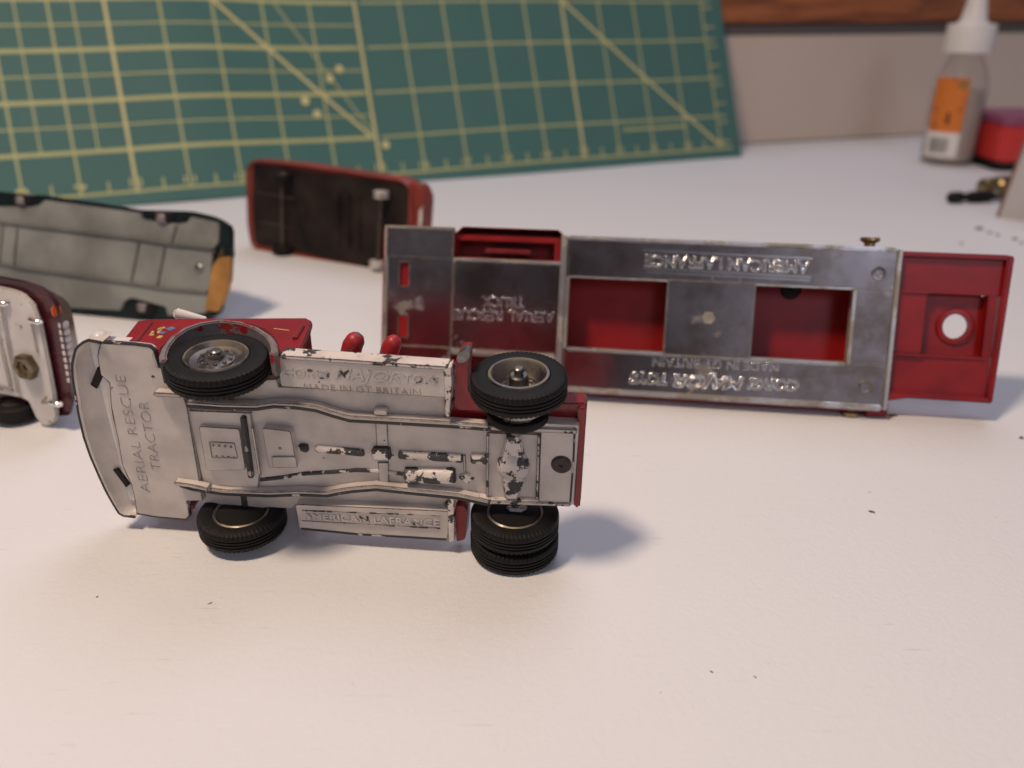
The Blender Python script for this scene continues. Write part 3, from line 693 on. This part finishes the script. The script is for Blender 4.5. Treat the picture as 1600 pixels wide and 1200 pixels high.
lathe(b, [(0, 3.0), (2.6, 2.9), (2.7, 2.0), (1.5, 1.3), (1.4, -2)], 20, 'Y', (q[0], 46.2, -3)); lathe(b, [(0, -2.8), (2.5, -2.7), (2.6, -1.8), (1.5, -1.2), (1.4, 2)], 20, 'Y', (q[0]-.8, .6, -3)); obj('outrigger_pin', b, M['brass'], tl)
# red body behind the chrome
b = B()
box(b, -104.2, 46, 43.8, 45.9, -11, -1.5, .4); box(b, -104.2, 46.5, -.7, 2.6, -10, -1.5, .4)
box(b, -50, 46, 2.6, 44.8, -13.5, -11.5, .2); box(b, -52, -49, 2.6, 44.8, -11.5, -1.6, .2); box(b, 36, 39, 2.6, 44.8, -11.5, -1.6, .2)
box(b, -104.2, -101.5, .9, 47, -11, -.7, .4); box(b, -104, -49, 12, 37, -11, -3, .3)
box(b, -49, 36, 10.5, 12.5, -11.5, -1.6, .2); box(b, -49, 36, 35.2, 37.5, -11.5, -1.6, .2)
obj('trailer_body', b, M['red_in'], tl)
q = R.L(1238, 449, -9); b = B(); lathe(b, [(0, .5), (2.6, .5), (3.0, 0), (3.0, -1)], 24, 'Z', (q[0], 33.5, -10.8)); obj('body_hole_disc', b, M['black'], tl)  # black disc stands in for the darkness of a hole in the body
# wheel arch boxes
for (v0, v1, s_) in ((38.7, 47.9, 1), (.2, 9.5, -1)):
    b = B(); pts = [(-82, v0), (-50, v0), (-50, v1-1.2), (-51.2, v1), (-79.5, v1), (-81.8, v1-2)] if s_ > 0 else [(-82, v1), (-81.8, v0+2), (-79.5, v0), (-51.2, v0), (-50, v0+1.2), (-50, v1)]
    loft(b, pts, [(.2, 0, 0), (-1, .1, .1), (-12, 0, 0)], inset=(1.1, 9.0)); obj('arch_box', b, M['red_in'], tl)
    vm = (v0+v1)/2+s_*.4
    b = B(); box(b, -74, -58, vm+.4, vm+2.2, -9, -2.0, .5); box(b, -73, -59, vm-3.4, vm-1.8, -9, -2.4, .4); obj('arch_bracket', b, M['red_old'] if False else M['red'], tl)
# rear deck with the pivot hole
def plate_with_hole(dst, u0, u1, v0, v1, c, r, w0, w1, n=64):
    b = B(); ri, ro, rj, rk = [], [], [], []
    for i in range(n):
        a = 2*PI*i/n; ca, sa = math.cos(a), math.sin(a)
        t_ = min([(u1-c[0])/ca if ca > 1e-6 else 1e9, (u0-c[0])/ca if ca < -1e-6 else 1e9, (v1-c[1])/sa if sa > 1e-6 else 1e9, (v0-c[1])/sa if sa < -1e-6 else 1e9])
        ri.append(b.verts.new((c[0]+r*ca, c[1]+r*sa, w1))); ro.append(b.verts.new((c[0]+t_*ca, c[1]+t_*sa, w1)))
        rj.append(b.verts.new((c[0]+r*ca, c[1]+r*sa, w0))); rk.append(b.verts.new((c[0]+t_*ca, c[1]+t_*sa, w0)))
    for i in range(n):
        j = (i+1) % n; b.faces.new((ri[i], ri[j], ro[j], ro[i])); b.faces.new((rj[i], rk[i], rk[j], rj[j])); b.faces.new((ri[i], rj[i], rj[j], ri[j])); b.faces.new((ro[i], ro[j], rk[j], rk[i]))
    join(dst, b)
hc = R.L(1492, 510, -5.5)
dk = B()
pu0, pu1, pv0, pv1 = 53.8, 70.2, 17.0, 34.2
plate_with_hole(dk, pu0, pu1, pv0, pv1, hc, 3.5, -6.6, -5.6)
lathe(dk, [(3.5, -5.7), (3.6, -4.6), (4.3, -4.5), (5.1, -4.8), (5.3, -5.7)], 48, 'Z', (hc[0], hc[1], 0))
box(dk, 45.4, 73.4, 34.2, 44.4, -3.4, -2.2, .1); box(dk, 45.4, 53.8, 17, 34.2, -3.2, -1.6, .2)
box(dk, 45.4, 72.4, 5.5, 17, -3.4, -2.2, .1); box(dk, 70.2, 72.6, 17, 34.2, -3.4, -2.2, .1)
for a in ((pu0-.8, pu0, pv0, pv1), (pu1, pu1+.8, pv0, pv1)): box(dk, *a, -6.6, -1.9, .2)
box(dk, pu0-.8, pu1+.8, pv1, pv1+.9, -6.6, -1.9, .2); box(dk, pu0-.8, pu1+.8, pv0-.9, pv0, -6.6, -1.5, .25)
obj('rear_deck', dk, M['red_in'], tl)
dk = B()
box(dk, 45.2, 74.0, 44.2, 45.6, -7, -.2, .4); prism(dk, [(72.6, 4.2), (73.9, 4.2), (75.2, 45.4), (73.4, 45.4)], -7, -.2, .4)
prism(dk, [(45.2, 3.0), (51, 4.3), (73.8, 4.2), (73.8, 5.8), (45.2, 5.8)], -7, -.2, .4)
box(dk, 45.4, 54.4, 34.0, 34.8, -3, -.8, .2); box(dk, 45.4, 54, 16.2, 17.0, -3, -.8, .2)
box(dk, 40.5, 46.4, -1.6, 2.2, -8, -1.0, .4)
obj('deck_rim', dk, M['red_in'], tl)

# ------------------------------------------------------------------ small car wheels
def small_wheel(parent, u, v, w_, R_=5.6, wd=4, flip=False, white=False, hub='rim'):
    wh = bpy.data.objects.new('wheel', None); COL.objects.link(wh); wh.parent = parent; wh.empty_display_size = .002
    wh.matrix_local = Matrix.Translation(Vector((u, v, w_))*S) @ Matrix.Rotation(PI if flip else 0, 4, 'X')
    b = B(); lathe(b, [(R_*.55, -.3), (R_*.65, 0), (R_*.9, -.1), (R_, -.6), (R_, -wd+.6), (R_*.9, -wd+.1), (R_*.55, -wd)], 40, 'Y', closed=True); obj('tyre', b, M['rubber'], wh)
    b = B(); lathe(b, [(R_*.6, -.4), (R_*.52, 0), (R_*.45, -.4), (R_*.2, -.6), (R_*.18, .1), (0, .1)], 32, 'Y'); lathe(b, [(R_*.58, -wd+.3), (R_*.3, -wd-.2), (0, -wd-.2)], 32, 'Y'); obj('rim', b, M[hub], wh)
    return wh

# ------------------------------------------------------------------ 3. the grey-based car on the left
G = Fr(205, 497, 327.4, (9900, 1300, -2200), (-1400, 9000, 2000))
gc = empty('toy_car', G.matrix())
tag(gc, 'dark green toy car on its side with flat grey green base and amber end', 'toy car')
body = [(-40, 296), (0, 299), (40, 304), (68, 305), (150, 316), (222, 328), (300, 330), (335, 338), (352, 346), (364, 356), (364, 402), (356, 445), (347, 488), (330, 499), (300, 499), (205, 501), (150, 497), (100, 489), (50, 480), (0, 472), (-40, 466)]
b = B(); loft(b, rounded(G.P(body, -1.2), 1.5, 2), [(-.8, 0, 0), (-2.5, -.3, -.1), (-6, -4, -1.2), (-10, -9, -3), (-20, -26, -8), (-22, -30, -10)]); obj('body', b, M['dkgreen'], gc)
plate = [(-38, 303), (-20, 306), (-18, 322), (50, 322), (60, 320), (70, 312), (219, 332), (222, 341), (232, 344), (278, 349), (292, 347), (298, 338), (340, 347), (343, 352), (342, 378), (333, 392), (329, 440), (322, 490), (262, 494), (258, 480), (205, 466), (195, 471), (188, 486), (99, 481), (98, 477), (60, 470), (-38, 450)]
b = B(); prism(b, G.P(plate, .2), -1.5, .2, .25); bp = obj('base_plate', b, M['grey'], gc)
for q in ([(-38, 340), (0, 346), (45, 352), (215, 373), (270, 382), (338, 388)], [(-38, 404), (0, 411), (35, 419), (200, 441), (258, 450), (326, 456)]):
    b = B(); pp = [Vector(p_) for p_ in G.P(q, .1)]
    ribbon(b, [tuple(p_) for p_ in pp], .45, -.5, 1.5, .25)
    obj('stiffening_rib', b, M['grey'], bp)
b = B()
for (x0, y0, x1, y1) in ((218, 378, 205, 440), (258, 386, 246, 446), (28, 352, 22, 412), (5, 350, 0, 408), (276, 352, 268, 380)):
    b = B(); ribbon(b, G.P([(x0, y0), (x1, y1)], .2), .45, -.2, .9, .2); obj('cross_rib', b, M['grey'], bp)
q = G.L(311, 420, .3); b = B(); lathe(b, [(0, .9), (1.2, .7), (1.9, .1), (1.9, -.3)], 24, 'Z', (q[0], q[1], .2)); obj('rivet', b, M['steel'], gc)
q = G.L(333, 392, .3); b = B(); lathe(b, [(0, .9), (.9, .8), (1.2, 0)], 16, 'Z', (q[0], q[1], .2)); obj('rivet', b, M['steel'], gc)
b = B(); prism(b, rounded(G.P([(344, 402), (362, 400), (360, 438), (350, 470), (344, 487), (321, 485), (328, 446), (334, 415)], -.6), 1.2), -2.4, .3, .6); obj('bumper_panel', b, M['amber'], gc)
b = B(); prism(b, rounded(G.P([(345, 346), (360, 352), (364, 402), (345, 402)], -.8), .8), -2.4, -.4, .5); obj('rear_corner', b, M['dkgreen'], gc)
b = B(); prism(b, G.P([(338, 404), (350, 384), (350, 399)], .2), -1, .6, .2); obj('bumper_clip', b, M['brass'], gc)
for (x, y, fl) in ((257, 340, False), (227, 480, True), (38, 313, False)):
    q = G.L(x, y, -.6); hb = B(); lathe(hb, [(0, 1.6), (2.6, 1.5), (2.8, 1.1), (2.8, -1.1), (2.6, -1.5), (0, -1.6)], 28, 'Y', (q[0], q[1], -.5)); obj('wheel_hub', hb, M['hubgrey'], gc); small_wheel(gc, q[0], q[1]+(2.4 if not fl else -2.4), -3.2, 5.2, 4, fl, hub='cream')

# ------------------------------------------------------------------ 4. the faded red car
Q = Fr(480, 404, 408.0, (2575, 644, -1350), (-250, 3828, 1350))
rc = empty('toy_car', Q.matrix())
tag(rc, 'faded red toy car on its side with hollow black underside, behind the chrome trailer', 'toy car')
ol = [(-36.5, 1.5), (-34, -.3), (20, -.6), (52, -.4), (57.5, 2), (60, 12), (60, 28), (58.5, 39), (54, 42), (0, 42.6), (-31, 41.8), (-36, 40.5), (-38, 36), (-38.3, 10)]
b = B(); loft(b, rounded(ol, 3, 3), [(0, 0, 0), (-2, .8, .8), (-7, 1.2, 1.0), (-12, .2, -.4), (-20, -14, -5), (-24, -18, -7)], inset=(1.5, 2.4)); obj('body', b, M['red_old'], rc)
b = B(); prism(b, rounded([(-36.3, 1.4), (57.5, 1), (58.4, 38), (54, 40.3), (-35, 40.2), (-36.6, 20)], 2), -2.6, -2.0, .2); bp = obj('base_plate', b, M['dirty_black'], rc)
for vv in (13, 27):
    b = B(); ribbon(b, [(-32, vv), (-8, vv-.3)], .5, -2.2, -1.2, .2); obj('stiffening_rib', b, M['dull'], bp)
for uu in (18, 24, 30):
    b = B(); ribbon(b, [(uu, 8), (uu, 32)], .4, -2.2, -1.4, .2); obj('stiffening_rib', b, M['dirty_black'], bp)
b = B(); tube(b, [(-14.8, 4, .5), (-14.4, 37, .5)], .9, 12); obj('axle', b, M['dull'], rc)
b = B(); tube(b, [(42.5, 4, .5), (44, 35, .5)], .9, 12); obj('axle', b, M['dull'], rc)
small_wheel(rc, -14.2, 38.0, .5, 5.0, 3.2); small_wheel(rc, -15, .4, .5, 5.2, 3.6, True, hub='brass')
def bare_hub(u, v):
    b = B(); lathe(b, [(0, 1.6), (3.3, 1.5), (3.5, .8), (2.7, .3), (2.7, -.3), (3.4, -.8), (3.3, -1.5), (0, -1.6)], 32, 'Y', (u, v, .8)); return obj('wheel_hub', b, M['cream'], rc)
bare_hub(44.2, 35.0); bare_hub(42, 4.0)
b = B(); loft(b, rounded([(57, 8), (61.5, 10), (64.5, 24), (65, 36), (62, 41), (57, 41)], 1.5, 2), [(-1.5, 0, 0), (-3, .6, .6), (-9, 0, 0)]); obj('bumper', b, M['red_old'], rc)
b = B(); prism(b, [(62.5, 14), (64.8, 26), (64.8, 33), (62.8, 30)], -1.6, -1.1, .2); obj('bumper_trim', b, M['cream'], rc)

# ------------------------------------------------------------------ 5. the maroon car at the left edge
A = Fr(60, 668, 244.3, (3660, 590, -1350), (0, 3090, 1350))
mc = empty('toy_car', A.matrix())
tag(mc, 'maroon toy car on its side with scuffed white metal chassis and large brass hex rivet', 'toy car')
b = B()
bo = [(-30, 44), (-.5, 43.4), (5, 43.2), (10, 42.4), (13.4, 40.6), (15.2, 38), (15.6, 32.8), (14.8, 20), (13.6, 9.5), (11.2, 5.2), (6.5, 4.0), (-30, 4.2)]
loft(b, bo, [(-1.6, 0, 0), (-2.6, -.4, -.2), (-4, -2.2, -1.2), (-6, -5.5, -3.2), (-12, -14, -9)], inset=(.8, .8)); obj('body', b, M['maroon'], mc)
b = B()
ch = [(-30, 38.8), (-3, 40.8), (1.7, 40.6), (6, 40), (9.2, 37.4), (10.3, 32), (9.8, 20), (9.4, 12), (8.4, 4.5), (6.5, 2), (3.5, .4), (.4, .3), (-1.3, 3), (-2.5, 7.2), (-5, 7.9), (-30, 7.4)]
prism(b, [(x-.8 if x > 3 else x, y) for x, y in ch], -2.0, -.6, .5); cp = obj('chassis', b, M['cream'], mc)
b = B(); prism(b, [(-30, 11), (-7.0, 11), (-6.6, 27), (-9, 33.5), (-30, 34)], -.8, .3, .4); ribbon(b, [(-4.8, 10), (-4.2, 24), (-3, 35), (0, 37.5)], .55, -1, .5, .3); obj('chassis_rib', b, M['cream'], cp)
b = B(); ribbon(b, [(6.2, 23.5), (6.6, 34)], .6, -1, .1, .3); obj('chassis_rib', b, M['cream'], cp)
b = B(); lathe(b, [(0, .3), (.7, .3), (.9, .8), (2.0, 1.0), (2.3, 1.8), (3.2, 2.0), (3.8, 1.5), (3.8, -.8)], 6, 'Z', (1.6, 19.0, 0)); obj('hex_rivet', b, M['nut'], mc, angle=20)
for (u, v) in ((8.2, 32.9), (8.6, 9.0), (-3.0, 36.5), (-6.5, 32.0)):
    b = B(); tube(b, [(u-1.6, v+.3, .1), (u-.8, v+.3, .3), (u+1.7, v, .1), (u+2.6, v, -.6)], [.5, .9, .9, .5], 12); obj('fixing_tab', b, M['chrome_text'], mc)
b = B()
for k in range(9): box(b, 13.6-k*.16, 15.5-k*.16, 30.8-k*2.0, 32.5-k*2.0, -4.6, -2.2, .35, 1)
obj('grille', b, M['cream'], mc)
b = B(); box(b, 13.2, 14.8, 34.2, 37.2, -4, -1.3, .5); obj('indicator_lamp', b, M['orange_lamp'], mc)
b = B(); ribbon(b, [(8.8, 38.8), (10.5, 39.6), (12.8, 39.0)], .25, -3.2, -2.3, .1); obj('chip_line', b, M['red'], mc)
small_wheel(mc, -10, 1.0, -2.5, 7.0, 4.6, True, hub='rim')
b = B(); lathe(b, [(0, .2), (3.6, .2), (4.2, -.6), (4.2, -2)], 24, 'Z', (-10.2, 34.3, -.3)); obj('engine_recess', b, M['black'], mc)

# ------------------------------------------------------------------ 6. glue bottle
bx, by = 331, 672
bo = empty('glue_bottle', loc=(bx, by, 0))
tag(bo, 'clear plastic glue bottle with white screw cap, nozzle and orange label', 'bottle')
m, t, p, tc = new_mat('clear_bottle_plastic'); p.inputs['Base Color'].default_value = (.93, .90, .88, 1); p.inputs['Roughness'].default_value = .12
p.inputs['Transmission Weight'].default_value = .92; p.inputs['IOR'].default_value = 1.12; t.links.new(noise(t, tc, 60), t.nodes.new('ShaderNodeMath').inputs[0]); M['bottle'] = m
m, t, p, tc = new_mat('cloudy_glue'); t.links.new(mix(t, noise(t, tc, 30), (.62, .53, .43), (.70, .60, .50)), p.inputs['Base Color']); p.inputs['Roughness'].default_value = .3; p.inputs['Transmission Weight'].default_value = .35; M['glue'] = m
b = B(); lathe(b, [(0, .6), (15.5, .6), (18, 1.6), (18.8, 4), (19, 46), (18.6, 55), (17, 63), (14, 70), (11.5, 75), (11, 82), (10.2, 82), (10.6, 75), (13, 69.5), (16, 62.5), (17.7, 55), (18, 46), (17.8, 4), (16, 2.4), (0, 2.2)], 56); obj('bottle_body', b, M['bottle'], bo, angle=60)
b = B(); lathe(b, [(0, 2.6), (15.5, 2.7), (17.5, 4.5), (17.7, 46), (17.3, 52), (0, 52)], 48); obj('liquid_glue', b, M['glue'], bo)
def fl(k, i, r, h): return (r+(.35 if i % 2 else 0), h) if 0 < k < 5 else (r, h)
b = B(); lathe(b, [(10, 78.6), (16.4, 78.6), (16.4, 80), (16.1, 96), (15.6, 97.5), (9.5, 98.3), (0, 98.3)], 96, fn=fl); obj('screw_cap', b, M['wplastic'], bo, angle=50)
b = B(); lathe(b, [(10.2, 98), (9.8, 99.6), (8.6, 100.5), (7.4, 108), (5.6, 118), (4.0, 124), (3.0, 125.5), (0, 125.8)], 40, fn=lambda k, i, r, h: (r*(1+(.05 if i % 5 == 0 else 0)), h)); obj('nozzle', b, M['wplastic'], bo, angle=50)
m, t, p, tc = new_mat('orange_label_print')
t.links.new(mix(t, smooth_(t, noise(t, tc, 160, 3, .6), .56, .66), (.70, .20, .028), (.40, .09, .02)), p.inputs['Base Color']); p.inputs['Roughness'].default_value = .45; M['label'] = m
def curved(name, a0, a1, z0, z1, r, m, top=None):
    b = B(); n = 14; rows = []
    for i in range(n+1):
        a = math.radians(a0+(a1-a0)*i/n); rows.append([b.verts.new((rr*math.cos(a), rr*math.sin(a), z)) for rr, z in ((r, z0), (r, z1), (r-.25, z1), (r-.25, z0))])
    for X, Y in zip(rows, rows[1:]):
        for k in range(4): b.faces.new((X[k], X[(k+1) % 4], Y[(k+1) % 4], Y[k]))
    b.faces.new(rows[0][::-1]); b.faces.new(rows[-1]); return obj(name, b, m, bo)
curved('paper_label', 188, 262, 24, 62, 19.35, M['label'])
curved('paper_label', 188, 262, 6, 24, 19.35, M['wplastic'])
curved('label_corner', 240, 261, 55, 61, 19.5, M['amber'])
for k in range(9): curved('barcode_bar', 200+k*4.6, 202.2+k*4.6+(k % 3)*.5, 9, 20, 19.5, M['steel'])
curved('warning_mark', 228, 234, 30, 38, 19.5, M['black'])

# ------------------------------------------------------------------ 7. right edge things
rb = empty('tin', loc=(368, 668, 0))
tag(rb, 'rounded red tin with purple lid and black base behind the glue bottle', 'tin')
M['redtin'] = plain('red_tin_paint', (.58, .035, .030), .35, 0, .08, 60, .01); M['purple'] = plain('purple_lid', (.30, .08, .16), .35, 0, .1, 60, .01)
def rtin(name, z0, z1, g, m, bev):
    b = B(); prism(b, rounded([(-19+g*-1, -36-g), (70+g, -36-g), (70+g, 34+g), (-19-g, 34+g)], 9, 6), z0, z1, bev, 3); return obj(name, b, m, rb)
rtin('tin_base', 0, 6, .8, M['black'], 1.2); rtin('tin_side', 6.2, 31, 0, M['redtin'], 1.5); rtin('tin_lid', 31.2, 37, -.4, M['purple'], 2.7)

pb = empty('white_board', loc=(274, 486, 0)); pb.rotation_euler = (0, math.radians(7), math.radians(-40))
tag(pb, 'off white board panel with brown raw edge standing upright at the right edge', 'board')
b = B(); box(b, 1.6, 120, -1.6, 1.6, 0, 80, .3); obj('panel_face', b, plain('off_white_board', (.50, .47, .46), .6, 0, .04, 30, .02), pb)
b = B(); box(b, 0, 1.5, -1.5, 1.5, .2, 79.6, .2); obj('raw_edge', b, plain('brown_board_edge', (.22, .12, .07), .7, 0, .2, 200), pb)

g0, g1 = ground(1480, 318), ground(1600, 314)
d = (g1-g0).normalized(); ang = math.atan2(d.y, d.x)
bu = empty('drill_bit', loc=(g0.x, g0.y, 0)); bu.rotation_euler = (0, 0, ang)
tag(bu, 'small black drill bit with stepped shank lying beside the white panel', 'drill bit')
b = B(); lathe(b, [(0, 0), (2.6, .3), (3.4, 2), (3.4, 8), (2.2, 10), (2.2, 12), (3.2, 14), (3.6, 20), (3.2, 27), (2.2, 29), (2.2, 44), (0, 44.5)], 24, 'X', (0, 0, 3.6)); 
obj('shank', b, M['black'], bu)
b = B(); tube(b, [(28+i*1.6, 2.3*math.cos(i*1.1), 3.6+2.3*math.sin(i*1.1)) for i in range(18)], .8, 8); obj('flute', b, M['steel'], bu)
for o in bu.children: o.rotation_euler = (0, 0, 0)
g0 = ground(1528, 308)
kn = empty('brass_fitting', loc=(g0.x, g0.y, 0)); kn.rotation_euler = (0, 0, ang+.1)
tag(kn, 'knurled brass fitting lying behind the black drill bit', 'fitting')
b = B(); lathe(b, [(0, 0), (3.0, .2), (5.0, 1.4), (5.6, 3), (5.6, 8), (4.6, 9), (4.6, 10.5), (6.0, 12), (6.0, 34), (0, 34)], 40, 'X', (0, 0, 6.1), fn=lambda k, i, r, h: (r+(.25 if (i % 2 and k > 6) else 0), h)); obj('fitting_body', b, M['brass'], kn)

# crumbs of brown paint on the table
def crumb(px, py, s, label, m, stretch=1.6, rot=0):
    g = ground(px, py); b = B(); bmesh.ops.create_icosphere(b, subdivisions=2, radius=1)
    for v in b.verts:
        v.co *= 1+random.uniform(-.28, .28); v.co.x *= stretch; v.co.z = max(v.co.z, -.35)
    bmesh.ops.scale(b, vec=(s, s, s*.6), verts=b.verts)
    o = obj('crumb', b, m); o.location = Vector((g.x, g.y, s*.2))*S; o.rotation_euler = (0, 0, rot)
    return tag(o, label, 'crumb', 'paint crumbs scattered on the table')
M['crumb'] = plain('brown_crumb', (.14, .075, .045), .7, 0, .4, 900)
crumb(1362, 800, .42, 'tiny brown paint crumb alone on the table right of the tractor', M['crumb'], 1.9, -.6)
crumb(1530, 358, 1.5, 'largest brown crumb near the top right beyond the trailer deck', M['crumb'], 1.4, .2)
crumb(1547, 364, .9, 'small brown crumb just right of the largest crumb', M['crumb'])
crumb(1559, 368, .9, 'small brown crumb furthest right in the short row beside the largest crumb', M['crumb'])
crumb(1586, 374, 1.0, 'brown crumb at the right edge below the white panel', M['crumb'])
crumb(1597, 380, .8, 'brown crumb touching the right picture edge below the white panel', M['crumb'])
crumb(1502, 381, .7, 'pale brown crumb just above the red trailer deck', M['crumb'])
crumb(152, 933, .22, 'tiny dark crumb at the lower left in front of the tractor cab', M['crumb'], 1.0)
crumb(328, 943, .17, 'thin dark fibre crumb below the front wheel of the tractor', M['crumb'], 3.0, .6)
crumb(1596, 685, .6, 'tiny brown crumb at the right picture edge below the trailer', M['crumb'], 1.0)
crumb(1112, 1050, .15, 'fine dark sliver on the empty table, left one of two', M['crumb'], 2.6, -.9)
crumb(1180, 1058, .13, 'fine dark sliver on the empty table, right one of two', M['crumb'], 3, -1.0)
crumb(1395, 650, .8, 'brass coloured crumb under the lower trailer corner', M['brass'], 1.5)
